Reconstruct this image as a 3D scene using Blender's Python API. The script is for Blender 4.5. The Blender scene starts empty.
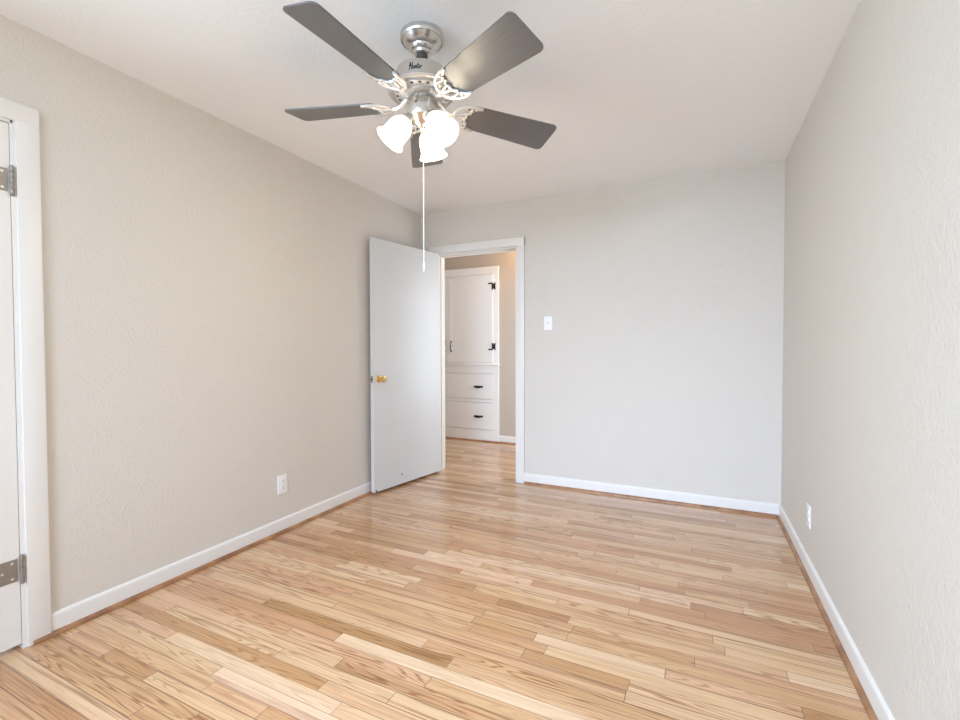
import bpy, bmesh, math, random
from mathutils import Vector, Matrix
random.seed(7)
PI = math.pi
scene = bpy.context.scene
COL = scene.collection

# ------------------------------------------------------------------ camera
YAW, PITCH, ROLL = (math.radians(a) for a in (25.529, -1.303, -0.1417))
cam_d = bpy.data.cameras.new('camera')
cam = bpy.data.objects.new('camera', cam_d)
COL.objects.link(cam)
fw = Vector((-math.sin(YAW)*math.cos(PITCH), math.cos(YAW)*math.cos(PITCH), math.sin(PITCH)))
rt = Vector((math.cos(YAW), math.sin(YAW), 0)); up = rt.cross(fw)
r2 = rt*math.cos(ROLL)+up*math.sin(ROLL); u2 = -rt*math.sin(ROLL)+up*math.cos(ROLL)
cam.matrix_world = Matrix(((r2.x, u2.x, -fw.x, 0), (r2.y, u2.y, -fw.y, 0), (r2.z, u2.z, -fw.z, 1.1777), (0, 0, 0, 1)))
cam_d.sensor_fit = 'HORIZONTAL'; cam_d.sensor_width = 36.0
cam_d.lens = 456.02/960*36.0
cam_d.shift_x = 0.12/960; cam_d.shift_y = -2.38/960
cam_d.clip_start = 0.02
scene.camera = cam

# ------------------------------------------------------------------ world, daylight, exposure
world = bpy.data.worlds.new('daylight'); scene.world = world
world.use_nodes = True
world.node_tree.nodes['Background'].inputs[0].default_value = (0.80, 0.90, 1.0, 1)
world.node_tree.nodes['Background'].inputs[1].default_value = 0.8
SUN_W = 12.0          # daylight entering by the window behind the camera
LAMP_W = 10.5          # each bulb of the fan light
HALL_FILL_W = 25.0  # unseen fill light added in the hallway
HALL_W = 6.0          # the lamp in the hallway
win_d = bpy.data.lights.new('window_daylight', 'AREA')
win_d.shape = 'RECTANGLE'; win_d.size = 1.7; win_d.size_y = 1.35
win_d.energy = SUN_W; win_d.color = (1.0, 1.0, 1.0)
win_l = bpy.data.objects.new('window_daylight', win_d); COL.objects.link(win_l)
win_l.location = (-0.85, -1.36, 1.50); win_l.rotation_euler = (PI/2-math.radians(16), 0, 0)    # shines towards +Y, a little downwards like skylight
SKY_W = 190.0
sky_d = bpy.data.lights.new('sky_daylight', 'AREA')
sky_d.shape = 'RECTANGLE'; sky_d.size = 3.0; sky_d.size_y = 1.6; sky_d.spread = math.radians(110)
sky_d.energy = SKY_W; sky_d.color = (0.575, 0.735, 1.0)
sky_l = bpy.data.objects.new('sky_daylight', sky_d); COL.objects.link(sky_l)
sky_l.location = (-1.0, -3.2, 2.35); sky_l.rotation_euler = (PI/2-math.radians(14), 0, math.radians(-6))    # bright sky outside, shining in and down
SIDE_W = 58.0
side_d = bpy.data.lights.new('side_window_daylight', 'AREA')
side_d.shape = 'RECTANGLE'; side_d.size = 1.1; side_d.size_y = 1.3
side_d.energy = SIDE_W; side_d.color = (0.48, 0.76, 1.0)
side_l = bpy.data.objects.new('side_window_daylight', side_d); COL.objects.link(side_l)
side_l.location = (-2.50, -0.62, 1.45); side_l.rotation_euler = (PI/2-math.radians(8), 0, -PI/2)   # shines towards +X
scene.view_settings.view_transform = 'Standard'
scene.view_settings.look = 'None'
scene.view_settings.gamma = 1.0
scene.view_settings.use_curve_mapping = False
scene.view_settings.exposure = 0.10
scene.cycles.max_bounces = 12
scene.cycles.diffuse_bounces = 8
scene.cycles.sample_clamp_indirect = 6.0

# ------------------------------------------------------------------ room dimensions (metres)
XL, XR, YB, H = -2.388, 0.5265, 3.7084, 2.44
YF = -1.2                       # wall behind the camera
WT = 0.12                       # wall thickness
YH0, YH1 = YB+WT, 5.15          # hallway between these
HXL, HXR = -3.75, -0.75
OX0, OX1, OZ = -2.215, -1.415, 2.045        # bedroom doorway opening
CY0, CY1, CZ = 0.05, 0.826, 2.045           # closet doorway opening in the left wall
FX, FY = -1.016, 1.592          # fan axis

# ------------------------------------------------------------------ material helpers
def mat(name, color=(0.8, 0.8, 0.8), rough=0.5, metal=0.0, coat=0.0):
    m = bpy.data.materials.new(name); m.use_nodes = True
    b = m.node_tree.nodes['Principled BSDF']
    b.inputs['Base Color'].default_value = (*color, 1)
    b.inputs['Roughness'].default_value = rough
    b.inputs['Metallic'].default_value = metal
    if coat:
        b.inputs['Coat Weight'].default_value = coat; b.inputs['Coat Roughness'].default_value = 0.15
    return m

def nodes(m):
    nt = m.node_tree
    return nt, nt.nodes['Principled BSDF']

def bump_noise(m, scale, strength, dist, detail=2.0, rough=0.5, stretch=None, tint=0.0):
    nt, b = nodes(m)
    tc = nt.nodes.new('ShaderNodeTexCoord')
    n = nt.nodes.new('ShaderNodeTexNoise'); n.inputs['Scale'].default_value = scale
    n.inputs['Detail'].default_value = detail; n.inputs['Roughness'].default_value = rough
    src = tc.outputs['Object']
    if stretch:
        mp = nt.nodes.new('ShaderNodeMapping'); mp.inputs['Scale'].default_value = stretch
        nt.links.new(src, mp.inputs[0]); src = mp.outputs[0]
    nt.links.new(src, n.inputs['Vector'])
    cr = nt.nodes.new('ShaderNodeValToRGB'); cr.color_ramp.elements[0].position = 0.38; cr.color_ramp.elements[1].position = 0.66
    nt.links.new(n.outputs['Fac'], cr.inputs[0])
    bp = nt.nodes.new('ShaderNodeBump'); bp.inputs['Strength'].default_value = strength; bp.inputs['Distance'].default_value = dist
    nt.links.new(cr.outputs[0], bp.inputs['Height']); nt.links.new(bp.outputs[0], b.inputs['Normal'])
    if tint:
        n2 = nt.nodes.new('ShaderNodeTexNoise'); n2.inputs['Scale'].default_value = 3.0; n2.inputs['Detail'].default_value = 3
        nt.links.new(tc.outputs['Object'], n2.inputs['Vector'])
        hs = nt.nodes.new('ShaderNodeHueSaturation'); hs.inputs['Color'].default_value = b.inputs['Base Color'].default_value
        mr = nt.nodes.new('ShaderNodeMapRange'); mr.inputs['To Min'].default_value = 1-tint; mr.inputs['To Max'].default_value = 1+tint
        nt.links.new(n2.outputs['Fac'], mr.inputs['Value']); nt.links.new(mr.outputs[0], hs.inputs['Value'])
        nt.links.new(hs.outputs[0], b.inputs['Base Color'])
    return m

M = {}
M['wall'] = bump_noise(mat('greige_paint', (0.665, 0.629, 0.578), 0.62), 75, 0.33, 0.003, tint=0.012)
M['ceiling'] = bump_noise(mat('ceiling_paint', (0.925, 0.94, 0.955), 0.7), 60, 0.15, 0.004, tint=0.01)
M['hall_wall'] = bump_noise(mat('tan_paint', (0.53, 0.455, 0.38), 0.62), 75, 0.16, 0.003, tint=0.012)
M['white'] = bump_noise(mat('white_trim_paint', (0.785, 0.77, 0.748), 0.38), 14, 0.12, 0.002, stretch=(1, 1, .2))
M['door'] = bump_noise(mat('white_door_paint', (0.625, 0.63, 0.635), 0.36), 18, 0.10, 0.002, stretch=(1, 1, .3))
M['cabinet'] = bump_noise(mat('cabinet_white_paint', (0.86, 0.86, 0.865), 0.4), 14, 0.1, 0.002)
M['plastic'] = bump_noise(mat('white_plastic', (0.86, 0.86, 0.86), 0.3), 200, 0.02, 0.0005)
M['dark'] = bump_noise(mat('dark_slot', (0.03, 0.03, 0.03), 0.6), 100, 0.05, 0.0005)
M['brass'] = bump_noise(mat('polished_brass', (0.86, 0.60, 0.24), 0.16, 1.0), 60, 0.03, 0.0006)
M['black_iron'] = bump_noise(mat('black_iron', (0.012, 0.012, 0.013), 0.4), 90, 0.2, 0.0008)
M['steel'] = bump_noise(mat('worn_steel', (0.34, 0.315, 0.285), 0.48, 0.75), 120, 0.5, 0.0010, tint=0.3)
M['nickel'] = bump_noise(mat('brushed_nickel', (0.64, 0.62, 0.59), 0.27, 1.0), 40, 0.06, 0.0005, stretch=(1, 1, 14))
M['nickel_light'] = bump_noise(mat('satin_nickel', (0.78, 0.76, 0.73), 0.36, 0.85), 60, 0.08, 0.0006)
M['nickel_dark'] = bump_noise(mat('dark_nickel', (0.10, 0.098, 0.095), 0.4, 0.8), 60, 0.05, 0.0005)
M['vent'] = bump_noise(mat('shaded_nickel', (0.13, 0.11, 0.095), 0.5, 0.5), 60, 0.05, 0.0005)
M['badge'] = bump_noise(mat('badge_ink', (0.04, 0.04, 0.045), 0.45), 60, 0.05, 0.0003)
M['chain'] = bump_noise(mat('pull_cord', (0.85, 0.83, 0.79), 0.45), 200, 0.05, 0.0003)

def shoe_mat():
    m = mat('stained_oak', (0.42, 0.22, 0.11), 0.38); nt, b = nodes(m)
    tc = nt.nodes.new('ShaderNodeTexCoord'); n = nt.nodes.new('ShaderNodeTexNoise')
    n.inputs['Scale'].default_value = 9; n.inputs['Detail'].default_value = 5
    cr = nt.nodes.new('ShaderNodeValToRGB')
    cr.color_ramp.elements[0].color = (0.20, 0.085, 0.04, 1); cr.color_ramp.elements[1].color = (0.45, 0.23, 0.11, 1)
    cr.color_ramp.elements[0].position = 0.3; cr.color_ramp.elements[1].position = 0.7
    nt.links.new(tc.outputs['Object'], n.inputs['Vector']); nt.links.new(n.outputs['Fac'], cr.inputs[0])
    nt.links.new(cr.outputs[0], b.inputs['Base Color'])
    return m
M['shoe'] = shoe_mat()

def blade_mat():
    m = mat('graphite_blade', (0.1, 0.098, 0.096), 0.40, coat=0.25); nt, b = nodes(m)
    b.inputs['Specular IOR Level'].default_value = 0.9
    tc = nt.nodes.new('ShaderNodeTexCoord'); mp = nt.nodes.new('ShaderNodeMapping'); mp.inputs['Scale'].default_value = (2.5, 40, 4)
    n = nt.nodes.new('ShaderNodeTexNoise'); n.inputs['Scale'].default_value = 3; n.inputs['Detail'].default_value = 6
    cr = nt.nodes.new('ShaderNodeValToRGB')
    cr.color_ramp.elements[0].color = (0.075, 0.075, 0.079, 1); cr.color_ramp.elements[1].color = (0.14, 0.139, 0.142, 1)
    nt.links.new(tc.outputs['Object'], mp.inputs[0]); nt.links.new(mp.outputs[0], n.inputs['Vector'])
    nt.links.new(n.outputs['Fac'], cr.inputs[0]); nt.links.new(cr.outputs[0], b.inputs['Base Color'])
    return m
M['blade'] = blade_mat()

def glass_shade_mat():
    m = bpy.data.materials.new('frosted_glass_lit'); m.use_nodes = True; nt = m.node_tree
    b = nt.nodes['Principled BSDF']; b.inputs['Base Color'].default_value = (0.9, 0.89, 0.87, 1); b.inputs['Roughness'].default_value = 0.35
    b.inputs['Emission Color'].default_value = (1.0, 0.95, 0.88, 1); b.inputs['Emission Strength'].default_value = 0.75
    n = nt.nodes.new('ShaderNodeTexNoise'); n.inputs['Scale'].default_value = 30
    bp = nt.nodes.new('ShaderNodeBump'); bp.inputs['Strength'].default_value = 0.05; bp.inputs['Distance'].default_value = 0.001
    nt.links.new(n.outputs['Fac'], bp.inputs['Height']); nt.links.new(bp.outputs[0], b.inputs['Normal'])
    t = nt.nodes.new('ShaderNodeBsdfTranslucent'); t.inputs[0].default_value = (0.95, 0.93, 0.9, 1)
    mx = nt.nodes.new('ShaderNodeMixShader'); mx.inputs[0].default_value = 0.55
    out = nt.nodes['Material Output']
    nt.links.new(b.outputs[0], mx.inputs[1]); nt.links.new(t.outputs[0], mx.inputs[2]); nt.links.new(mx.outputs[0], out.inputs[0])
    return m
M['shade'] = glass_shade_mat()

def bulb_mat():
    m = mat('lit_bulb', (1, 1, 1), 0.4); nt, b = nodes(m)
    b.inputs['Emission Color'].default_value = (1.0, 0.88, 0.72, 1); b.inputs['Emission Strength'].default_value = 12
    return m
M['bulb'] = bulb_mat()

def floor_mat():
    m = mat('oak_strip_floor', (0.6, 0.4, 0.25), 0.3, coat=0.8); nt, b = nodes(m); L = nt.links.new
    def N(t, **k):
        n = nt.nodes.new('ShaderNode'+t)
        for a, v in k.items(): setattr(n, a, v)
        return n
    uv = N('UVMap', uv_map='grain')
    at = N('Attribute', attribute_name='plank')
    sp = N('SeparateColor'); L(at.outputs['Color'], sp.inputs[0])
    # base tone of each board
    ramp = N('ValToRGB'); e = ramp.color_ramp.elements
    e[0].position = 0.0; e[0].color = (0.42, 0.235, 0.12, 1)
    e[1].position = 1.0; e[1].color = (0.78, 0.575, 0.395, 1)
    for p, c in ((0.15, (0.515, 0.305, 0.165, 1)), (0.45, (0.62, 0.395, 0.23, 1)), (0.8, (0.70, 0.48, 0.30, 1))):
        x = e.new(p); x.color = c
    L(sp.outputs[0], ramp.inputs[0])
    # cathedral grain: distorted coordinate across the board
    mp = N('Mapping'); mp.inputs['Scale'].default_value = (0.9, 15, 1); L(uv.outputs[0], mp.inputs[0])
    n1 = N('TexNoise'); n1.inputs['Scale'].default_value = 1.0; n1.inputs['Detail'].default_value = 2.0; n1.inputs['Roughness'].default_value = 0.45
    L(mp.outputs[0], n1.inputs['Vector'])
    rings = N('Math', operation='MULTIPLY'); L(n1.outputs['Fac'], rings.inputs[0]); rings.inputs[1].default_value = 120
    sn = N('Math', operation='SINE'); L(rings.outputs[0], sn.inputs[0])
    mr = N('MapRange'); mr.inputs['From Min'].default_value = 0.25; mr.inputs['From Max'].default_value = 1; L(sn.outputs[0], mr.inputs['Value'])
    # fine pores
    mp2 = N('Mapping'); mp2.inputs['Scale'].default_value = (2.6, 210, 1); L(uv.outputs[0], mp2.inputs[0])
    n2 = N('TexNoise'); n2.inputs['Scale'].default_value = 1.0; n2.inputs['Detail'].default_value = 4
    L(mp2.outputs[0], n2.inputs['Vector'])
    pr = N('MapRange'); pr.inputs['From Min'].default_value = 0.47; pr.inputs['From Max'].default_value = 0.68; L(n2.outputs['Fac'], pr.inputs['Value'])
    # streaks: mineral stain along the board
    mp3 = N('Mapping'); mp3.inputs['Scale'].default_value = (0.8, 42, 1); L(uv.outputs[0], mp3.inputs[0])
    n3 = N('TexNoise'); n3.inputs['Scale'].default_value = 1.0; n3.inputs['Detail'].default_value = 5; n3.inputs['Roughness'].default_value = 0.6; L(mp3.outputs[0], n3.inputs['Vector'])
    sr = N('MapRange'); sr.inputs['From Min'].default_value = 0.52; sr.inputs['From Max'].default_value = 0.64; L(n3.outputs['Fac'], sr.inputs['Value'])
    # combine
    gs = N('Math', operation='MULTIPLY'); L(mr.outputs[0], gs.inputs[0]); L(sp.outputs[1], gs.inputs[1])
    g1 = N('Mix', data_type='RGBA'); g1.blend_type = 'MULTIPLY'
    L(gs.outputs[0], g1.inputs[0]); L(ramp.outputs[0], g1.inputs[6]); g1.inputs[7].default_value = (0.54, 0.41, 0.31, 1)
    g2 = N('Mix', data_type='RGBA'); g2.blend_type = 'MULTIPLY'
    pm = N('Math', operation='MULTIPLY'); L(pr.outputs[0], pm.inputs[0]); pm.inputs[1].default_value = 0.62
    L(pm.outputs[0], g2.inputs[0]); L(g1.outputs[2], g2.inputs[6]); g2.inputs[7].default_value = (0.66, 0.53, 0.42, 1)
    g3 = N('Mix', data_type='RGBA'); g3.blend_type = 'MULTIPLY'
    sm = N('Math', operation='MULTIPLY'); L(sr.outputs[0], sm.inputs[0]); L(sp.outputs[2], sm.inputs[1])
    L(sm.outputs[0], g3.inputs[0]); L(g2.outputs[2], g3.inputs[6]); g3.inputs[7].default_value = (0.46, 0.355, 0.28, 1)
    # rare knots
    vo = N('TexVoronoi'); vo.inputs['Scale'].default_value = 1.0
    mp4 = N('Mapping'); mp4.inputs['Scale'].default_value = (1.9, 5.0, 1); L(uv.outputs[0], mp4.inputs[0]); L(mp4.outputs[0], vo.inputs['Vector'])
    kr = N('MapRange'); kr.inputs['From Min'].default_value = 0.035; kr.inputs['From Max'].default_value = 0.012; L(vo.outputs['Distance'], kr.inputs['Value'])
    g4 = N('Mix', data_type='RGBA'); L(kr.outputs[0], g4.inputs[0]); L(g3.outputs[2], g4.inputs[6]); g4.inputs[7].default_value = (0.10, 0.05, 0.03, 1)
    # dark joint line round each board
    ed = N('UVMap', uv_map='edge'); sx = N('SeparateXYZ'); L(ed.outputs[0], sx.inputs[0])
    mn = N('Math', operation='MINIMUM'); L(sx.outputs[0], mn.inputs[0]); L(sx.outputs[1], mn.inputs[1])
    er = N('MapRange'); er.inputs['From Min'].default_value = 0.0019; er.inputs['From Max'].default_value = 0.0008; L(mn.outputs[0], er.inputs['Value'])
    em = N('Math', operation='MULTIPLY'); L(er.outputs[0], em.inputs[0]); jm = N('MapRange'); jm.inputs['To Min'].default_value = 0.35; jm.inputs['To Max'].default_value = 1.0; L(sp.outputs[2], jm.inputs['Value']); L(jm.outputs[0], em.inputs[1])
    g5 = N('Mix', data_type='RGBA'); L(em.outputs[0], g5.inputs[0]); L(g4.outputs[2], g5.inputs[6]); g5.inputs[7].default_value = (0.085, 0.042, 0.022, 1)
    hu = N('HueSaturation'); hm = N('MapRange'); hm.inputs['To Min'].default_value = 0.493; hm.inputs['To Max'].default_value = 0.5045
    sa = N('MapRange'); sa.inputs['To Min'].default_value = 1.12; sa.inputs['To Max'].default_value = 1.02
    L(at.outputs['Alpha'], hm.inputs['Value']); L(hm.outputs[0], hu.inputs['Hue']); L(sp.outputs[0], sa.inputs['Value']); L(sa.outputs[0], hu.inputs['Saturation'])
    L(g5.outputs[2], hu.inputs['Color']); L(hu.outputs[0], b.inputs['Base Color'])
    rr = N('MapRange'); rr.inputs['To Min'].default_value = 0.26; rr.inputs['To Max'].default_value = 0.42; L(n3.outputs['Fac'], rr.inputs['Value'])
    L(rr.outputs[0], b.inputs['Roughness'])
    bp = N('Bump'); bp.inputs['Strength'].default_value = 0.12; bp.inputs['Distance'].default_value = 0.0015
    n5 = N('TexNoise'); n5.inputs['Scale'].default_value = 1.0; n5.inputs['Detail'].default_value = 2
    mp5 = N('Mapping'); mp5.inputs['Scale'].default_value = (3, 25, 1); L(uv.outputs[0], mp5.inputs[0]); L(mp5.outputs[0], n5.inputs['Vector'])
    L(n5.outputs['Fac'], bp.inputs['Height']); L(bp.outputs[0], b.inputs['Normal'])
    return m
M['floor'] = floor_mat()

# ------------------------------------------------------------------ mesh helpers
def obj(name, bm, m, parent=None, smooth=False, loc=None):
    me = bpy.data.meshes.new(name)
    bmesh.ops.recalc_face_normals(bm, faces=bm.faces)
    bm.to_mesh(me); bm.free()
    if smooth:
        for p in me.polygons: p.use_smooth = True
        try: me.set_sharp_from_angle(angle=math.radians(38))
        except Exception: pass
    me.materials.append(m)
    o = bpy.data.objects.new(name, me); COL.objects.link(o)
    if parent: o.parent = parent
    if loc is not None: o.location = loc
    return o

def empty(name, loc=(0, 0, 0), rot=(0, 0, 0)):
    o = bpy.data.objects.new(name, None); COL.objects.link(o)
    o.location = loc; o.rotation_euler = rot; o.empty_display_size = 0.1
    return o

def tag(o, label, cat, group=None, kind=None):
    o['label'] = label; o['category'] = cat
    if group: o['group'] = group
    if kind: o['kind'] = kind
    return o

def box(bm, x0, x1, y0, y1, z0, z1, bev=0.0, seg=2):
    r = bmesh.ops.create_cube(bm, size=1.0)
    vs = r['verts']
    for v in vs:
        v.co = Vector(((x0+x1)/2+v.co.x*(x1-x0), (y0+y1)/2+v.co.y*(y1-y0), (z0+z1)/2+v.co.z*(z1-z0)))
    if bev:
        es = list({e for v in vs for e in v.link_edges})
        bmesh.ops.bevel(bm, geom=es, offset=bev, segments=seg, profile=0.6, affect='EDGES')
    return bm

def bx(*a, **k): return box(bmesh.new(), *a, **k)

def lathe(bm, prof, seg=40, mtx=None, cap0=False, cap1=False):
    rings = []
    for r, z in prof:
        ring = []
        for i in range(seg):
            a = 2*PI*i/seg
            p = Vector((r*math.cos(a), r*math.sin(a), z))
            ring.append(bm.verts.new(mtx @ p if mtx else p))
        rings.append(ring)
    for a, b in zip(rings, rings[1:]):
        for i in range(seg):
            j = (i+1) % seg
            bm.faces.new((a[i], a[j], b[j], b[i]))
    if cap0: bm.faces.new(rings[0])
    if cap1: bm.faces.new(rings[-1])
    return bm

def tube(bm, pts, rad, seg=10, caps=True):
    pts = [Vector(p) for p in pts]; rings = []
    rads = rad if isinstance(rad, (list, tuple)) else [rad]*len(pts)
    ref = Vector((0, 0, 1))
    for i, p in enumerate(pts):
        t = (pts[min(i+1, len(pts)-1)]-pts[max(i-1, 0)]).normalized()
        a = t.cross(ref)
        if a.length < 1e-3: a = t.cross(Vector((1, 0, 0)))
        a.normalize(); b = t.cross(a)
        rings.append([bm.verts.new(p+(a*math.cos(2*PI*k/seg)+b*math.sin(2*PI*k/seg))*rads[i]) for k in range(seg)])
    for a, b in zip(rings, rings[1:]):
        for k in range(seg): bm.faces.new((a[k], a[(k+1) % seg], b[(k+1) % seg], b[k]))
    if caps: bm.faces.new(rings[0]); bm.faces.new(rings[-1])
    return bm

def prism(bm, poly, z0, z1, bev=0.0, mtx=None):
    lo = [bm.verts.new((x, y, z0)) for x, y in poly]; hi = [bm.verts.new((x, y, z1)) for x, y in poly]
    n = len(poly); fs = [bm.faces.new(lo[::-1]), bm.faces.new(hi)]
    for i in range(n): fs.append(bm.faces.new((lo[i], lo[(i+1) % n], hi[(i+1) % n], hi[i])))
    if bev:
        es = list(set(fs[0].edges) | set(fs[1].edges))
        bmesh.ops.bevel(bm, geom=es, offset=bev, segments=2, profile=0.6, affect='EDGES')
    if mtx: bmesh.ops.transform(bm, matrix=mtx, verts=bm.verts)
    return bm

def sweep_profile(bm, prof, p0, p1, out):
    """profile (offset from wall, height) swept from p0 to p1 along the floor, out = direction away from the wall"""
    out = Vector((*out, 0)); rings = []
    for p in (p0, p1):
        rings.append([bm.verts.new(Vector((p[0], p[1], 0))+out*d+Vector((0, 0, z))) for d, z in prof])
    n = len(prof)
    for i in range(n): bm.faces.new((rings[0][i], rings[0][(i+1) % n], rings[1][(i+1) % n], rings[1][i]))
    bm.faces.new(rings[0]); bm.faces.new(rings[1][::-1])
    return bm

# ------------------------------------------------------------------ floor: oak strips laid parallel to the back wall
def build_floor():
    bm = bmesh.new()
    uvg = bm.loops.layers.uv.new('grain'); uve = bm.loops.layers.uv.new('edge')
    cl = bm.loops.layers.float_color.new('plank')
    W = 0.0572; y = YF; rnd = random.Random(21)
    x_min, x_max = HXL, XR+0.02
    while y < YH1:
        y1 = y+W
        x = x_min-rnd.random()*0.9
        while x < x_max:
            L = rnd.choice((0.28, 0.36, 0.45, 0.55, 0.65, 0.75, 0.9, 1.05, 1.2))*rnd.uniform(0.9, 1.1)
            a, b = max(x, x_min), min(x+L, x_max)
            if b-a > 0.002:
                vs = [bm.verts.new((px, py, 0)) for px, py in ((a, y), (b, y), (b, y1), (a, y1))]
                f = bm.faces.new(vs)
                t = rnd.betavariate(2.2, 1.9)
                if rnd.random() < 0.10: t *= 0.3
                c = (t, rnd.random()**1.1, rnd.random()**1.1, rnd.random())
                ou, ov = rnd.uniform(0, 400), rnd.uniform(0, 400)
                ex = L/2
                for lp, (gx, gy) in zip(f.loops, ((a-x, 0), (b-x, 0), (b-x, W), (a-x, W))):
                    lp[uvg].uv = (ou+gx, ov+gy); lp[cl] = c
                # split into a 2x2 grid so that the 'edge' layer rises from 0 at the joints
                bm.faces.remove(f)
                xm, ym = (a+b)/2, (y+y1)/2
                grid = {}
                for i, px in enumerate((a, xm, b)):
                    for j, py in enumerate((y, ym, y1)):
                        grid[i, j] = bm.verts.new((px, py, 0))
                for v in vs: bm.verts.remove(v)
                for i in (0, 1):
                    for j in (0, 1):
                        q = bm.faces.new((grid[i, j], grid[i+1, j], grid[i+1, j+1], grid[i, j+1]))
                        for lp in q.loops:
                            px, py = lp.vert.co.x, lp.vert.co.y
                            lp[uvg].uv = (ou+px-x, ov+py-y)
                            lp[uve].uv = (min(px-a, b-px), min(py-y, y1-py)); lp[cl] = c
            x += L
        y = y1
    # subfloor body gives the boards depth
    o = obj('floor', bm, M['floor'])
    return o
fl = build_floor()
for p in fl.data.polygons:
    if p.normal.z < 0: p.flip()
tag(fl, 'light oak strip floor with boards of mixed honey tones', 'floor', kind='structure')

# ------------------------------------------------------------------ room shell
# ceiling of bedroom and hallway
tag(obj('ceiling', bx(XL-WT, XR+WT, YF-WT, YB+WT, H, H+0.1), M['ceiling']), 'textured off-white bedroom ceiling above the fan', 'ceiling', kind='structure')
tag(obj('ceiling_hall', bx(HXL-WT, HXR+WT, YB+WT, YH1+WT, H, H+0.1), M['ceiling']), 'hallway ceiling beyond the open doorway', 'ceiling', kind='structure')
# left wall with the closet opening
bm = bmesh.new()
SY0, SY1, SZ0, SZ1 = -1.12, -0.12, 0.78, 2.12      # side window, beside the viewpoint
box(bm, XL-WT, XL, YF-WT, SY0, 0, H); box(bm, XL-WT, XL, SY1, CY0, 0, H); box(bm, XL-WT, XL, SY0, SY1, 0, SZ0); box(bm, XL-WT, XL, SY0, SY1, SZ1, H)
box(bm, XL-WT, XL, CY1, YB, 0, H); box(bm, XL-WT, XL, CY0, CY1, CZ, H)
tag(obj('wall_left', bm, M['wall']), 'greige textured wall on the left, behind the open door', 'wall', kind='structure')
# back wall with the bedroom doorway
bm = bmesh.new()
box(bm, HXL-WT, OX0, YB, YB+WT, 0, H); box(bm, OX1, XR+WT, YB, YB+WT, 0, H); box(bm, OX0, OX1, YB, YB+WT, OZ, H)
tag(obj('wall_back', bm, M['wall']), 'greige wall at the back holding the doorway and light switch', 'wall', kind='structure')
tag(obj('wall_right', bx(XR, XR+WT, YF-WT, YB, 0, H), M['wall']), 'bare pale textured wall along the right side', 'wall', kind='structure')
# wall behind the camera with its window opening
WX0, WX1, WZ0, WZ1 = -1.75, 0.05, 0.70, 2.12
bm = bmesh.new()
box(bm, XL, WX0, YF-WT, YF, 0, H); box(bm, WX1, XR, YF-WT, YF, 0, H)
box(bm, WX0, WX1, YF-WT, YF, 0, WZ0); box(bm, WX0, WX1, YF-WT, YF, WZ1, H)
tag(obj('wall_front', bm, M['wall']), 'greige wall behind the viewpoint with the window', 'wall', kind='structure')
wn = empty('window_1', ((WX0+WX1)/2, YF, WZ0)); tag(wn, 'white framed window in the wall behind the viewpoint', 'window', kind='structure')
bm = bmesh.new(); cx = (WX0+WX1)/2
for a, b, c, d in ((WX0, WX0+0.04, WZ0, WZ1), (WX1-0.04, WX1, WZ0, WZ1), (WX0, WX1, WZ0, WZ0+0.04), (WX0, WX1, WZ1-0.04, WZ1)):
    box(bm, a-cx, b-cx, -0.10, -0.06, c-WZ0, d-WZ0)
obj('window_frame', bm, M['white'], wn)
w2 = empty('window_2', (XL, (SY0+SY1)/2, SZ0)); tag(w2, 'white framed window in the left wall beside the viewpoint', 'window', kind='structure')
bm = bmesh.new(); cy = (SY0+SY1)/2
for a, b, c, d in ((SY0, SY0+0.04, SZ0, SZ1), (SY1-0.04, SY1, SZ0, SZ1), (SY0, SY1, SZ0, SZ0+0.04), (SY0, SY1, SZ1-0.04, SZ1)):
    box(bm, -0.10, -0.06, a-cy, b-cy, c-SZ0, d-SZ0)
obj('window_frame', bm, M['white'], w2)
# hallway walls
tag(obj('wall_hall', bx(HXL-WT, HXR+WT, YH1, YH1+WT, 0, H), M['hall_wall']), 'tan hallway wall beside the built-in cabinet', 'wall', kind='structure')
tag(obj('wall_hall_left', bx(HXL-WT, HXL, YH0, YH1, 0, H), M['hall_wall']), 'left end wall of the hallway', 'wall', kind='structure')
tag(obj('wall_hall_right', bx(HXR, HXR+WT, YH0, YH1, 0, H), M['hall_wall']), 'right end wall of the hallway', 'wall', kind='structure')
# closet behind the closed door
tag(obj('wall_closet', bx(XL-0.72, XL-0.60, CY0-0.1, CY1+0.1, 0, H), M['wall']), 'closet wall behind the closed left door', 'wall', kind='structure')

# ------------------------------------------------------------------ baseboards and oak shoe moulding
BASE = [(0, 0.004), (0.012, 0.004), (0.012, 0.074), (0.0115, 0.080), (0.0095, 0.0855), (0.006, 0.089), (0, 0.0905)]
SHOE = [(0.012, 0.0)]+[(0.012+0.016*math.cos(t), 0.019*math.sin(t)) for t in [i*PI/2/7 for i in range(8)]]
def baseboard(name, p0, p1, out, label, shoe0=None, shoe1=None):
    o = obj(name, sweep_profile(bmesh.new(), BASE, p0, p1, out), M['white'])
    tag(o, label, 'baseboard', kind='structure')
    s = obj('shoe_molding', sweep_profile(bmesh.new(), SHOE, shoe0 or p0, shoe1 or p1, out), M['shoe'], o)
    s['label'] = 'brown stained quarter-round strip'
    return o
CAS = 0.072                          # casing width
baseboard('baseboard_left', (XL, CY1+CAS), (XL, YB), (1, 0), 'white baseboard along the left wall with oak shoe strip', shoe0=(XL, CY1+0.018))
baseboard('baseboard_back', (OX1+CAS-0.002, YB), (XR-0.012, YB), (0, -1), 'white baseboard under the light switch on the back wall', shoe1=(XR-0.025, YB))
baseboard('baseboard_right', (XR, YF), (XR, YB), (-1, 0), 'white baseboard along the right wall with oak shoe strip')
baseboard('baseboard_hall', (-2.196, YH1), (HXR, YH1), (0, -1), 'white baseboard on the hallway wall right of the cabinet')
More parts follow.
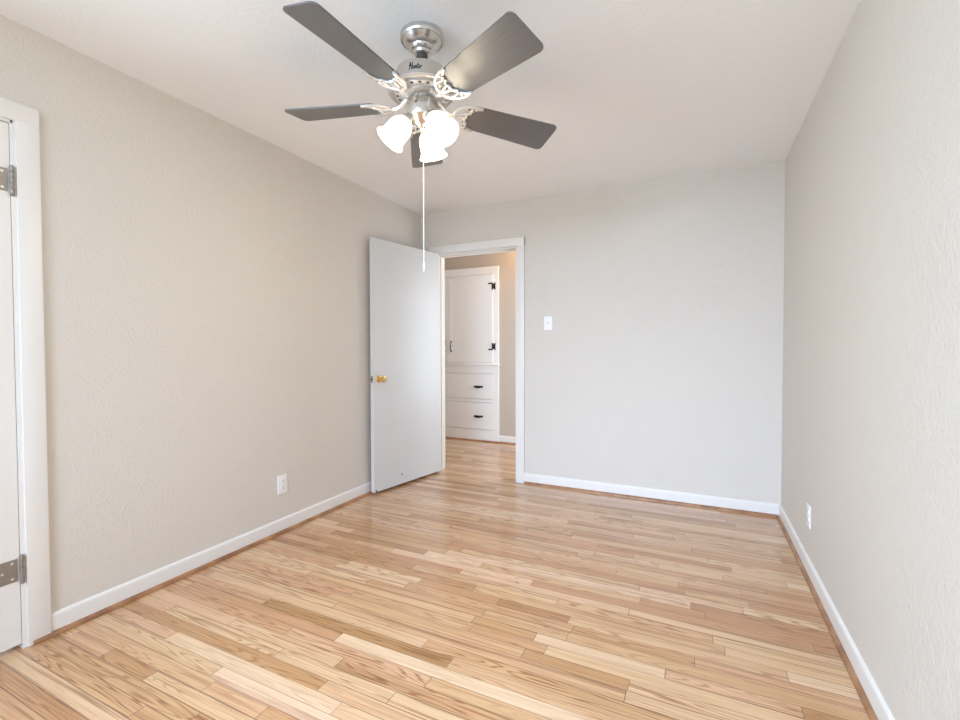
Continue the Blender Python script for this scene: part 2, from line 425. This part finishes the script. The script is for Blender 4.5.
baseboard('baseboard_corner', (XL+0.026, YB), (OX0-CAS, YB), (0, -1), 'short white baseboard piece hidden behind the open door')

# ------------------------------------------------------------------ door casings
def casing_piece(bm, poly_axis, a0, a1, z0, z1, face, depth, out):
    pass
# bedroom doorway: casing on the back wall, jamb in the opening
t1 = empty('trim_1', ((OX0+OX1)/2, YB, 0)); tag(t1, 'white casing framing the open bedroom doorway', 'door frame', kind='structure')
ox = t1.location.x
HEADZ = OZ+CAS+0.003
bm = bmesh.new()
T = 0.018
box(bm, OX0-CAS-ox, OX0-0.004-ox, -T, 0, 0, HEADZ, 0.0035); box(bm, OX1+0.004-ox, OX1+CAS-ox, -T, 0, 0, HEADZ, 0.0035)
box(bm, OX0-CAS-ox, OX1+CAS-ox, -T-0.0005, 0, OZ+0.004, HEADZ, 0.0035)
obj('casing', bm, M['white'], t1, smooth=True)
bm = bmesh.new()
box(bm, OX0-ox, OX0+0.012-ox, -0.002, WT+0.002, 0, OZ, 0.0015); box(bm, OX1-0.012-ox, OX1-ox, -0.002, WT+0.002, 0, OZ, 0.0015)
box(bm, OX0+0.012-ox, OX1-0.012-ox, -0.002, WT+0.002, OZ-0.010, OZ+0.002, 0.0015)
obj('jamb', bm, M['white'], t1)
bm = bmesh.new()
box(bm, OX0+0.012-ox, OX0+0.020-ox, 0.045, 0.08, 0, OZ-0.012, 0.002); box(bm, OX1-0.020-ox, OX1-0.012-ox, 0.045, 0.08, 0, OZ-0.012, 0.002)
box(bm, OX0+0.012-ox, OX1-0.012-ox, 0.045, 0.08, OZ-0.016, OZ-0.010, 0.002)
obj('door_stop', bm, M['white'], t1)
sp_ = obj('strike_plate', bx(OX1-0.0128-ox, OX1-0.0118-ox, 0.012, 0.036, 0.89, 0.95), M['brass'], t1); sp_['label'] = 'small brass strike plate'

# closet doorway: casing on the left wall
t2 = empty('trim_2', (XL, (CY0+CY1)/2, 0)); tag(t2, 'white casing around the closed closet door at left', 'door frame', kind='structure')
oy = t2.location.y
bm = bmesh.new()
box(bm, 0, T, CY1+0.004-oy, CY1+CAS+0.004-oy, 0, CZ+CAS+0.006, 0.0035); box(bm, 0, T, CY0-CAS-0.004-oy, CY0-0.004-oy, 0, CZ+CAS+0.006, 0.0035)
box(bm, 0, T+0.0005, CY0-CAS-0.004-oy, CY1+CAS+0.004-oy, CZ+0.006, CZ+CAS+0.006, 0.0035)
obj('casing', bm, M['white'], t2, smooth=True)
bm = bmesh.new()
box(bm, -WT, 0.010, CY1-0.010-oy, CY1+0.006-oy, 0, CZ+0.008, 0.0015); box(bm, -WT, 0.010, CY0-0.006-oy, CY0+0.010-oy, 0, CZ+0.008, 0.0015)
box(bm, -WT, 0.010, CY0-oy, CY1-oy, CZ-0.006, CZ+0.008, 0.0015)
obj('jamb', bm, M['white'], t2)

# ------------------------------------------------------------------ closet door, closed, in the left wall
d2 = empty('door_2', (XL, CY1-0.013, 0)); tag(d2, 'closed white flush door at left edge with two metal hinges', 'door', kind='structure')
obj('door_slab', bx(-0.027, 0.008, -(CY1-CY0)+0.028, 0.0012, 0.022, CZ-0.009, 0.0015), M['white'], d2)
def surface_hinge(z, parent):
    bm = bmesh.new()
    box(bm, 0.0082, 0.0102, -0.075, -0.006, z-0.044, z+0.044, 0.0008)
    h = obj('hinge', bm, M['steel'], parent); h['label'] = 'worn steel hinge'
    bm = bmesh.new()
    for k in range(5):
        z0 = z-0.052+k*0.0208
        lathe(bm, [(0.0064, z0+0.0006), (0.0072, z0+0.0016), (0.0072, z0+0.0192), (0.0064, z0+0.0202)], 16, Matrix.Translation((0.0165, 0.004, 0)), True, True)
    for zz, s in ((z+0.052, 1), (z-0.052, -1)):
        lathe(bm, [(0.0058, zz), (0.0066, zz+s*0.002), (0.005, zz+s*0.005), (0.0015, zz+s*0.007)], 14, Matrix.Translation((0.0165, 0.004, 0)), True, True)
    obj('knuckle', bm, M['steel'], h, smooth=True)
    for dy, dz in ((-0.022, 0.030), (-0.022, -0.030), (-0.05, 0.0)):
        obj('screw', lathe(bmesh.new(), [(0.0050, 0), (0.0046, 0.0010), (0.001, 0.0016)], 12, Matrix.Translation((0.0102, dy, z+dz)) @ Matrix.Rotation(PI/2, 4, 'Y'), True, True), M['nickel_light'], h, smooth=True)
surface_hinge(1.82, d2); surface_hinge(0.317, d2)

# ------------------------------------------------------------------ bedroom door, open against the left wall
TH = math.radians(100)
d1 = empty('door_1', (OX0+0.002, YB-0.018, 0), (0, 0, -TH)); tag(d1, 'open white flush door with brass knob, swung toward left wall', 'door', kind='structure')
DW, DT0, DT1, DZ0, DZ1 = 0.808, 0.006, 0.041, 0.020, 2.045
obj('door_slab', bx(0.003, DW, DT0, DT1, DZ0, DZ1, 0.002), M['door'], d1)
KX, KZ = DW-0.060, 0.925
def knob(parent, side):
    y0 = DT1 if side > 0 else DT0
    mtx = Matrix.Translation((KX, y0, KZ)) @ Matrix.Rotation(-PI/2*side, 4, 'X')
    ds = 1.0 if side > 0 else 0.76
    k = obj('door_knob', lathe(bmesh.new(), [(r_, z_*ds) for r_, z_ in [(0.0105, 0.006), (0.0095, 0.022), (0.013, 0.028), (0.0225, 0.033), (0.0265, 0.042), (0.0265, 0.050), (0.022, 0.058), (0.0125, 0.061), (0.011, 0.0595), (0.001, 0.0595)]], 32, mtx, True, True), M['brass'], parent, smooth=True)
    k['label'] = 'polished brass knob'
    obj('rosette', lathe(bmesh.new(), [(0.0315, 0), (0.0315, 0.002), (0.029, 0.005), (0.018, 0.008), (0.011, 0.009), (0.002, 0.009)], 32, mtx, True, True), M['brass'], k, smooth=True)
knob(d1, 1); knob(d1, -1)
lp = obj('latch_plate', bx(DW-0.0005, DW+0.0008, DT0+0.006, DT1-0.006, KZ-0.028, KZ+0.028, 0.0004), M['steel'], d1); lp['label'] = 'dark steel latch plate'
lb = bmesh.new(); prism(lb, [(0, -0.007), (0.0115, -0.006), (0.004, 0.007), (0, 0.007)], -0.009, 0.009)
bmesh.ops.transform(lb, matrix=Matrix.Translation((DW+0.0006, (DT0+DT1)/2, KZ)), verts=lb.verts)
obj('latch_bolt', lb, M['nickel_dark'], lp)
for nm, px, pz, r in (('nail_hole', 0.50, 0.10, 0.0085), ('bumper_stub', DW-0.022, 0.030, 0.009)):
    q = obj(nm, lathe(bmesh.new(), [(r, 0), (r*0.8, 0.002), (0.001, 0.0024)], 14, Matrix.Translation((px, DT1-0.0005, pz)) @ Matrix.Rotation(-PI/2, 4, 'X'), True, True), M['nickel_dark'], d1, smooth=True)
    q['label'] = 'small dark screw spot'
for z in (0.25, 1.05, 1.83):
    bm = bmesh.new(); lathe(bm, [(0.006, z-0.045), (0.006, z+0.045)], 14, None, True, True)
    obj('hinge', bm, M['brass'], d1, smooth=True)

# ------------------------------------------------------------------ outlets and switch
def wall_plate(name, loc, rotz, label, cat, group=None):
    o = empty(name, loc, (0, 0, rotz)); tag(o, label, cat, group)      # plate faces local -Y
    obj('cover_plate', bx(-0.0365, 0.0365, -0.006, 0, -0.058, 0.058, 0.0028, 3), M['plastic'], o, smooth=True)
    return o
def duplex(name, loc, rotz, label):
    o = wall_plate(name, loc, rotz, label, 'outlet')
    for zc in (0.0195, -0.0195):
        poly = []
        for i in range(24):
            a = 2*PI*i/24; x = 0.0172*math.cos(a); z = 0.0172*math.sin(a)
            poly.append((x, max(-0.0138, min(0.0138, z))))
        bm = prism(bmesh.new(), poly, 0, 0.0032, 0.0006)
        bmesh.ops.transform(bm, matrix=Matrix.Translation((0, -0.0055, zc)) @ Matrix.Rotation(PI/2, 4, 'X'), verts=bm.verts)
        rc = obj('receptacle', bm, M['plastic'], o)
        bm = bmesh.new()
        box(bm, -0.0075, -0.0055, -0.0092, -0.0086, zc-0.001, zc+0.0075); box(bm, 0.0052, 0.0068, -0.0092, -0.0086, zc, zc+0.0065)
        lathe(bm, [(0.0026, 0), (0.0026, 0.0006)], 12, Matrix.Translation((0, -0.0086, zc-0.0075)) @ Matrix.Rotation(PI/2, 4, 'X'), True, True)
        s = obj('slots', bm, M['dark'], rc); s['label'] = 'dark plug slots'
    obj('screw', lathe(bmesh.new(), [(0.0030, 0), (0.0026, 0.0012), (0.0005, 0.0015)], 12, Matrix.Translation((0, -0.0058, 0)) @ Matrix.Rotation(PI/2, 4, 'X'), True, True), M['nickel_light'], o, smooth=True)
    return o
duplex('wall_outlet', (XL, 2.066, 0.308), PI/2, 'white duplex outlet on the left wall above the baseboard')
duplex('wall_outlet', (XR, 2.838, 0.305), -PI/2, 'white duplex outlet on the right wall near the back corner')
sw = wall_plate('light_switch', (-1.134, YB, 1.377), 0, 'white toggle light switch on back wall right of the doorway', 'switch')
tg = bmesh.new(); box(tg, -0.005, 0.005, -0.0065, -0.0055, -0.012, 0.012); 
obj('switch_collar', tg, M['plastic'], sw)
tg = bx(-0.0038, 0.0038, -0.019, -0.005, -0.004, 0.006, 0.0012)
bmesh.ops.rotate(tg, cent=(0, -0.005, 0), matrix=Matrix.Rotation(-0.45, 3, 'X'), verts=tg.verts)
obj('toggle', tg, M['plastic'], sw)
for zc in (0.030, -0.030):
    obj('screw', lathe(bmesh.new(), [(0.0030, 0), (0.0026, 0.0012), (0.0005, 0.0015)], 12, Matrix.Translation((0, -0.0058, zc)) @ Matrix.Rotation(PI/2, 4, 'X'), True, True), M['nickel_light'], sw, smooth=True)

# ------------------------------------------------------------------ built-in hallway cabinet
CXM = -2.90                                     # where the two upper doors meet
CX0, CX1 = 2*CXM+2.198, -2.198
CD = 0.022                                      # face stands this far off the wall
cb = empty('linen_cabinet', (CXM, YH1, 0)); tag(cb, 'white built-in hallway cabinet with black hardware, seen through the doorway', 'cabinet')
hw = CX1-CXM
bm = bmesh.new()
def F(x0, x1, z0, z1): box(bm, x0, x1, -CD, 0, z0, z1, 0.0015)
F(-hw, -hw+0.075, 0, 2.17); F(hw-0.075, hw, 0, 2.17)
F(-hw+0.075, hw-0.075, 2.075, 2.17); F(-hw+0.075, hw-0.075, 0.85, 0.985)
F(-hw+0.075, hw-0.075, 0.49, 0.53); F(-hw+0.075, hw-0.075, 0, 0.148)
obj('face_frame', bm, M['cabinet'], cb)
bm = bmesh.new()
box(bm, -hw-0.004, hw+0.018, -CD-0.026, -CD+0.001, 0.957, 0.977, 0.005)
obj('ledge', bm, M['cabinet'], cb, smooth=True)
dx = hw-0.072
def cab_door(s):
    x0, x1 = sorted((s*0.0025, s*dx)); z0, z1 = 0.988, 2.072
    bm = bmesh.new()
    box(bm, x0, x1, -CD-0.003, -0.002, z0, z1, 0.002)
    # raised frame round a recessed panel
    f = 0.055
    for a, b, c, d in ((x0, x0+f, z0, z1), (x1-f, x1, z0, z1), (x0+f-0.002, x1-f+0.002, z0, z0+f), (x0+f-0.002, x1-f+0.002, z1-f, z1)):
        box(bm, a, b, -CD-0.0065, -CD-0.002, c, d, 0.0025)
    d = obj('cabinet_door', bm, M['cabinet'], cb)
    # black pull near the meeting edge
    px = s*0.048
    pb = bmesh.new()
    tube(pb, [(px, -CD-0.008, 1.135), (px, -CD-0.026, 1.145), (px, -CD-0.031, 1.19), (px, -CD-0.026, 1.235), (px, -CD-0.008, 1.245)], [0.006, 0.005, 0.0065, 0.005, 0.006], 10)
    for zz in (1.128, 1.252): prism_disc(pb, px, zz)
    p = obj('door_pull', pb, M['black_iron'], d, smooth=True); p['label'] = 'black iron pull'
    for zc, fl_ in ((1.925, 1), (1.187, -1)):
        hb = bmesh.new(); xh = s*dx; yy = -CD-0.010
        # butterfly leaf on the stile, bent leaf on the door
        def leaf(poly): 
            t = bmesh.new(); prism(t, poly, 0, 0.003)
            bmesh.ops.transform(t, matrix=Matrix.Translation((xh, -CD-0.0065, zc)) @ Matrix.Rotation(PI/2, 4, 'X'), verts=t.verts)
            me = bpy.data.meshes.new('tmp'); t.to_mesh(me); t.free(); hb.from_mesh(me); bpy.data.meshes.remove(me)
        leaf([(s*0.004, -0.022), (s*0.040, -0.045), (s*0.034, 0.0), (s*0.040, 0.045), (s*0.004, 0.022)])
        leaf([(-s*0.004, -0.042), (-s*0.014, -0.042), (-s*0.014, 0.024*1), (-s*0.014, 0.042), (-s*0.004, 0.042)])
        zz = 0.036*fl_
        leaf([(-s*0.012, zz-0.008), (-s*0.055, zz-0.008), (-s*0.062, zz), (-s*0.055, zz+0.008), (-s*0.012, zz+0.008)])
        tube(hb, [(xh, yy, zc-0.042), (xh, yy, zc+0.042)], 0.006, 10)
        hh = obj('hinge', hb, M['black_iron'], d); hh['label'] = 'black iron butterfly hinge'
def prism_disc(bm, px, zz):
    lathe(bm, [(0.011, 0), (0.010, 0.003), (0.002, 0.004)], 12, Matrix.Translation((px, -CD-0.008, zz)) @ Matrix.Rotation(PI/2, 4, 'X'), True, True)
cab_door(1); cab_door(-1)
def drawer(z0, z1):
    bm = bmesh.new()
    box(bm, -dx, dx, -CD-0.002, -0.002, z0, z1, 0.002)
    d = obj('drawer', bm, M['cabinet'], cb)
    zc = (z0+z1)/2-0.008
    for s in (1, -1):
        pb = bmesh.new(); xc = s*0.430
        tube(pb, [(xc-0.052, -CD-0.003, zc+0.010), (xc-0.046, -CD-0.022, zc+0.002), (xc-0.02, -CD-0.026, zc-0.008), (xc+0.02, -CD-0.026, zc-0.008), (xc+0.046, -CD-0.022, zc+0.002), (xc+0.052, -CD-0.003, zc+0.010)], 0.0065, 10)
        box(pb, xc-0.062, xc+0.062, -CD-0.0045, -CD-0.0015, zc-0.010, zc+0.014, 0.001)
        p = obj('drawer_pull', pb, M['black_iron'], d); p['label'] = 'black iron bail pull'
drawer(0.534, 0.846); drawer(0.152, 0.486)
sh = obj('shoe_molding', sweep_profile(bmesh.new(), [(CD, 0)]+[(CD+0.016*math.cos(t), 0.019*math.sin(t)) for t in [i*PI/2/7 for i in range(8)]], (-hw, 0), (hw, 0), (0, -1)), M['shoe'], cb)
sh['label'] = 'brown stained strip at the cabinet foot'

# hallway lamp light
hl = bpy.data.lights.new('hall_lamp', 'POINT'); hl.energy = HALL_W; hl.color = (1.0, 0.55, 0.18); hl.shadow_soft_size = 0.06
ho = bpy.data.objects.new('hall_lamp', hl); COL.objects.link(ho); ho.location = (-1.68, 4.90, 2.34)

hd_ = bpy.data.lights.new('hall_fill', 'AREA'); hd_.shape = 'RECTANGLE'; hd_.size = 0.8; hd_.size_y = 1.6
hd_.energy = HALL_FILL_W; hd_.color = (0.78, 0.90, 1.0)
hdo = bpy.data.objects.new('hall_fill', hd_); COL.objects.link(hdo)
hdo.location = (HXR-0.02, (YH0+YH1)/2, 1.25); hdo.rotation_euler = (PI/2, 0, PI/2)      # added fill light before the solid right end wall, no real source there
# ------------------------------------------------------------------ ceiling fan
fan = empty('ceiling_fan', (FX, FY, H)); tag(fan, 'brushed nickel ceiling fan with five dark blades and three lit glass shades', 'ceiling fan')
def fz(z): return z-H
def rel(prof): return [(r, fz(z)) for r, z in prof]
obj('canopy', lathe(bmesh.new(), rel([(0.078, 2.44), (0.0865, 2.437), (0.0885, 2.428), (0.0875, 2.418), (0.083, 2.412), (0.0795, 2.413), (0.076, 2.409), (0.068, 2.398), (0.054, 2.388), (0.050, 2.387), (0.048, 2.381), (0.040, 2.372), (0.036, 2.371), (0.033, 2.362), (0.022, 2.357)]), 56, None, True, True), M['nickel'], fan, smooth=True)
obj('hanger_ball', lathe(bmesh.new(), rel([(0.018, 2.362), (0.0235, 2.352), (0.0215, 2.341), (0.0135, 2.337)]), 28, None, True, True), M['nickel_dark'], fan, smooth=True)
obj('downrod', lathe(bmesh.new(), rel([(0.0125, 2.345), (0.0125, 2.315), (0.019, 2.313), (0.021, 2.300), (0.030, 2.292)]), 24, None, True, True), M['nickel'], fan, smooth=True)
mh = obj('motor_housing', lathe(bmesh.new(), rel([(0.028, 2.298), (0.070, 2.293), (0.098, 2.289), (0.1025, 2.286), (0.104, 2.281), (0.104, 2.226), (0.106, 2.219), (0.112, 2.2155), (0.132, 2.214)]), 64, None, True, True), M['nickel'], fan, smooth=True)
# wide lower plate: concentric grooves and a ring of round vents on its underside
fl_prof = [(0.060, 2.214), (0.1335, 2.2145), (0.137, 2.212), (0.1375, 2.206), (0.134, 2.202)]
def zu(r): return 2.192+(r-0.06)*0.125
r = 0.131
while r > 0.113:
    fl_prof += [(r, zu(r)), (r-0.0025, zu(r)), (r-0.0035, zu(r)+0.007), (r-0.0055, zu(r)+0.007)]; r -= 0.0065
fl_prof += [(0.112, zu(0.112)), (0.088, zu(0.088)), (0.087, zu(0.087)+0.004), (0.083, zu(0.083)+0.004), (0.082, zu(0.082)-0.002), (0.074, zu(0.074)-0.002), (0.072, zu(0.072)+0.002), (0.060, 2.190), (0.046, 2.188)]
vr = obj('motor_base', lathe(bmesh.new(), rel(fl_prof), 64, None, True, True), M['nickel_light'], fan, smooth=True)
bm = bmesh.new()
for k in range(20):
    a = 2*PI*(k+0.5)/20
    m = Matrix.Rotation(a, 4, 'Z') @ Matrix.Translation((0.100, 0, fz(zu(0.100)))) @ Matrix.Rotation(PI-0.125, 4, 'Y')
    lathe(bm, [(0.0070, -0.001), (0.0064, 0.0008), (0.0010, 0.0008)], 16, m, True, True)
vh = obj('vent_opening', bm, M['vent'], vr, smooth=True); vh['label'] = 'ring of dark round vent openings'
sh_ = obj('switch_housing', lathe(bmesh.new(), rel([(0.042, 2.190), (0.042, 2.173), (0.060, 2.168), (0.0625, 2.163), (0.0625, 2.113), (0.060, 2.106), (0.052, 2.101), (0.044, 2.092), (0.030, 2.081), (0.022, 2.076), (0.018, 2.068), (0.010, 2.064), (0.008, 2.058), (0.0095, 2.052), (0.006, 2.046), (0.001, 2.044)]), 48, None, True, True), M['nickel'], fan, smooth=True)

# cursive lettering wrapped on the motor housing, facing the viewpoint
def strokes_on_cylinder(strokes, R, z0, ang0, scale, rad):
    bm = bmesh.new()
    for st in strokes:
        pts = []
        # resample with Catmull-Rom
        P = [Vector((x, y)) for x, y in st]
        for i in range(len(P)-1):
            p0 = P[max(i-1, 0)]; p1 = P[i]; p2 = P[i+1]; p3 = P[min(i+2, len(P)-1)]
            for j in range(5):
                t = j/5
                q = 0.5*((2*p1)+(-p0+p2)*t+(2*p0-5*p1+4*p2-p3)*t*t+(-p0+3*p1-3*p2+p3)*t**3)
                pts.append(q)
        pts.append(P[-1])
        v = []
        for q in pts:
            a = ang0+q.x*scale/R
            v.append((R*math.cos(a), R*math.sin(a), z0+q.y*scale))
        tube(bm, v, rad, 6)
    return bm
HUNTER = [[(0.2, 0.9), (0.5, 1.9), (0.75, 2.0), (0.55, 1.0), (0.25, 0.0), (0.0, -0.2)],
          [(1.55, 2.1), (1.25, 1.2), (0.95, 0.1), (1.05, -0.05), (1.3, 0.2)],
          [(0.1, 0.95), (0.7, 1.05), (1.5, 1.15)],
          [(1.45, 0.9), (1.4, 0.3), (1.55, 0.0), (1.8, 0.3), (2.0, 0.9), (1.95, 0.2), (2.15, 0.05)],
          [(2.15, 0.05), (2.3, 0.9), (2.3, 0.1), (2.5, 0.75), (2.7, 0.8), (2.7, 0.15), (2.9, 0.1)],
          [(2.9, 0.1), (3.2, 1.7), (3.05, 0.3), (3.2, 0.0), (3.4, 0.2)], [(2.85, 1.1), (3.5, 1.2)],
          [(3.4, 0.2), (3.65, 0.5), (3.75, 0.85), (3.55, 0.85), (3.5, 0.3), (3.7, 0.0), (3.95, 0.2)],
          [(3.95, 0.2), (4.1, 0.9), (4.2, 0.75), (4.4, 0.8), (4.45, 0.5)]]
HUNTER = [[(x-2.2, y-0.9) for x, y in s] for s in HUNTER]
lt = obj('script_lettering', strokes_on_cylinder(HUNTER, 0.1041, fz(2.2580), math.atan2(-FY, -FX)-0.27, 0.0118, 0.0014), M['badge'], mh)
lt['label'] = 'dark cursive lettering'
bm = bmesh.new()
ab = math.atan2(-FY, -FX)-0.42
m = Matrix.Rotation(ab, 4, 'Z') @ Matrix.Translation((0.0622, 0, fz(2.145))) @ Matrix.Rotation(PI/2, 4, 'Y') @ Matrix.Diagonal((0.6, 1.25, 1, 1))
lathe(bm, [(0.0055, 0), (0.005, 0.0012), (0.0008, 0.0015)], 16, m, True, True)
bd = obj('badge', bm, M['badge'], sh_, smooth=True); bd['label'] = 'small dark oval badge'

# blades: measured plane hangs slightly out of level
ZB = 2.160; TX, TY = -0.0366, -0.0449
PH = math.radians(335.956); PITCHB = math.radians(-13.48)
def blade_outline(u0, u1, w0, w1, rc):
    pts = []
    def arc(cx, cy, r, a0, a1, n=6):
        for i in range(n+1):
            a = a0+(a1-a0)*i/n; pts.append((cx+r*math.cos(a), cy+r*math.sin(a)))
    arc(u1-rc, -w1+rc, rc, -PI/2, 0); arc(u1-rc, w1-rc, rc, 0, PI/2)
    r0 = 0.03
    arc(u0+r0, w0-r0, r0, PI/2, PI); arc(u0+r0, -w0+r0, r0, PI, 3*PI/2)
    return pts
def iron_ring(poly): return poly
def fan_arm(k):
    a = PH+k*2*PI/5
    # local frame: u radial (with the slight tilt), v tangent, pitched about u
    eu = Vector((math.cos(a), math.sin(a), TX*math.cos(a)+TY*math.sin(a))).normalized()
    et = Vector((-math.sin(a), math.cos(a), -TX*math.sin(a)+TY*math.cos(a)))
    et = (et-eu*et.dot(eu)).normalized(); en = eu.cross(et)
    ev = et*math.cos(PITCHB)+en*math.sin(PITCHB); ew = eu.cross(ev)
    Mx = Matrix(((eu.x, ev.x, ew.x, 0), (eu.y, ev.y, ew.y, 0), (eu.z, ev.z, ew.z, fz(ZB)), (0, 0, 0, 1)))
    Mf = Matrix(((eu.x, et.x, en.x, 0), (eu.y, et.y, en.y, 0), (eu.z, et.z, en.z, fz(ZB)), (0, 0, 0, 1)))
    bm = prism(bmesh.new(), blade_outline(0.185, 0.592, 0.066, 0.0825, 0.022), 0.0, 0.006, 0.0015)
    b = obj('blade', bm, M['blade'], fan)
    b.matrix_local = Mx
    # ornate crescent bracket under the blade root
    bm = bmesh.new()
    zt = -0.0005; th = 0.0055
    def horn(s):
        out = []
        inner = [(0.132, 0.0), (0.136, 0.022*s), (0.150, 0.044*s), (0.176, 0.060*s), (0.210, 0.068*s), (0.240, 0.067*s)]
        n = []
        for i in range(len(inner)-1):
            p, q = Vector(inner[i]), Vector(inner[i+1])
            for j in range(4): n.append(p.lerp(q, j/4))
        n.append(Vector(inner[-1]))
        return n
    for s in (1, -1):
        pts = horn(s)
        tube(bm, [(p.x, p.y, zt-0.004) for p in pts], [0.0075-0.0030*i/len(pts) for i in range(len(pts))], 8)
        # scalloped inner edge between the horns
        sc = [(0.240, 0.067), (0.222, 0.062), (0.206, 0.052), (0.197, 0.040), (0.199, 0.030), (0.190, 0.024), (0.184, 0.012), (0.190, 0.0)]
        tube(bm, [(u, v*s, zt-0.004) for u, v in sc], 0.0062, 8)
        # lattice spokes
        for p, q in (((0.136, 0.0), (0.184, 0.012)), ((0.146, 0.038), (0.197, 0.036)), ((0.172, 0.058), (0.206, 0.052))):
            tube(bm, [(p[0], p[1]*s, zt-0.004), ((p[0]+q[0])/2, (p[1]+q[1])/2*s+0.004*s, zt-0.0045), (q[0], q[1]*s, zt-0.004)], 0.0044, 6)
    # thin backing plate of the crescent
    br = obj('blade_iron', bm, M['nickel_light'], fan, smooth=True); br.matrix_local = Mx; br['label'] = 'pale scrolled blade bracket'
    for u, v in ((0.190, 0.0), (0.206, 0.052), (0.206, -0.052)):
        obj('screw', lathe(bmesh.new(), [(0.0060, -0.008), (0.0055, -0.0115), (0.001, -0.0125)], 12, Matrix.Translation((u, v, 0)), True, True), M['nickel'], br, smooth=True)
    # curved neck from the motor base out to the crescent
    bm = bmesh.new()
    tube(bm, [(0.066, 0, 0.029), (0.080, 0, 0.018), (0.096, 0, 0.003), (0.114, 0, -0.006), (0.136, 0, -0.005)], [0.012, 0.010, 0.0085, 0.009, 0.011], 10)
    ar = obj('bracket_arm', bm, M['nickel_light'], fan, smooth=True); ar.matrix_local = Mf
for k in range(5): fan_arm(k)

# light kit
def glass_profile():
    return [(r*0.94, z*0.97) for r, z in [(0.0245, 0.0), (0.027, 0.006), (0.036, 0.016), (0.045, 0.030), (0.0495, 0.046), (0.0505, 0.060), (0.0500, 0.074), (0.0505, 0.088), (0.0535, 0.100), (0.0595, 0.110), (0.0650, 0.116)]]
for ang in (-138.3, -18.3, 101.7):
    a = math.radians(ang); e = Vector((math.cos(a), math.sin(a), 0))
    tilt = math.radians(38.5)
    neck = e*0.062+Vector((0, 0, fz(2.093)))
    axis = (e*math.sin(tilt)+Vector((0, 0, -math.cos(tilt)))).normalized()
    q = axis.to_track_quat('Z', 'Y').to_matrix().to_4x4()
    mtx = Matrix.Translation(neck) @ q
    bm = bmesh.new()
    s0 = e*0.030+Vector((0, 0, fz(2.100)))
    p3 = neck-axis*0.022
    tube(bm, [s0, e*0.042+Vector((0, 0, fz(2.118))), p3-axis*0.004+Vector((0, 0, 0.004)), p3+axis*0.004], [0.010, 0.0085, 0.0085, 0.010], 12)
    arm = obj('lamp_arm', bm, M['nickel'], fan, smooth=True)
    hold = obj('shade_holder', lathe(bmesh.new(), [(0.010, -0.022), (0.018, -0.018), (0.026, -0.008), (0.0285, 0.002), (0.0285, 0.007), (0.0265, 0.007)], 28, mtx, True, False), M['nickel'], arm, smooth=True)
    g = obj('lamp_shade', lathe(bmesh.new(), glass_profile(), 40, mtx), M['shade'], fan, smooth=True); g['label'] = 'lit white glass bell shade'
    c = mtx @ Vector((0, 0, 0.066))
    bb = obj('bulb', lathe(bmesh.new(), [(0.012, 0.010), (0.013, 0.024), (0.022, 0.040), (0.0275, 0.056), (0.0265, 0.070), (0.018, 0.082), (0.002, 0.087)], 24, mtx, True, True), M['bulb'], g, smooth=True)
    ld = bpy.data.lights.new('fan_bulb_light', 'POINT'); ld.energy = LAMP_W; ld.color = (1.0, 0.86, 0.63); ld.shadow_soft_size = 0.028
    lo = bpy.data.objects.new('fan_bulb_light', ld); COL.objects.link(lo); lo.location = Vector((FX, FY, H))+(mtx @ Vector((0, 0, 0.094)))
# pull chain with its end bob
chx, chy = 0.004, -0.004
cc = Vector((0.0135, -0.016, 0)); 
pc = obj('pull_chain', tube(bmesh.new(), [(cc.x, cc.y, fz(2.080)), (cc.x, cc.y, fz(1.510))], 0.0016, 8), M['chain'], fan, smooth=True); pc['label'] = 'long thin white pull cord'
obj('chain_bob', lathe(bmesh.new(), rel([(0.002, 1.522), (0.0038, 1.517), (0.0042, 1.492), (0.003, 1.486), (0.0005, 1.484)]), 14, Matrix.Translation((cc.x, cc.y, 0)), True, True), M['chain'], pc, smooth=True)
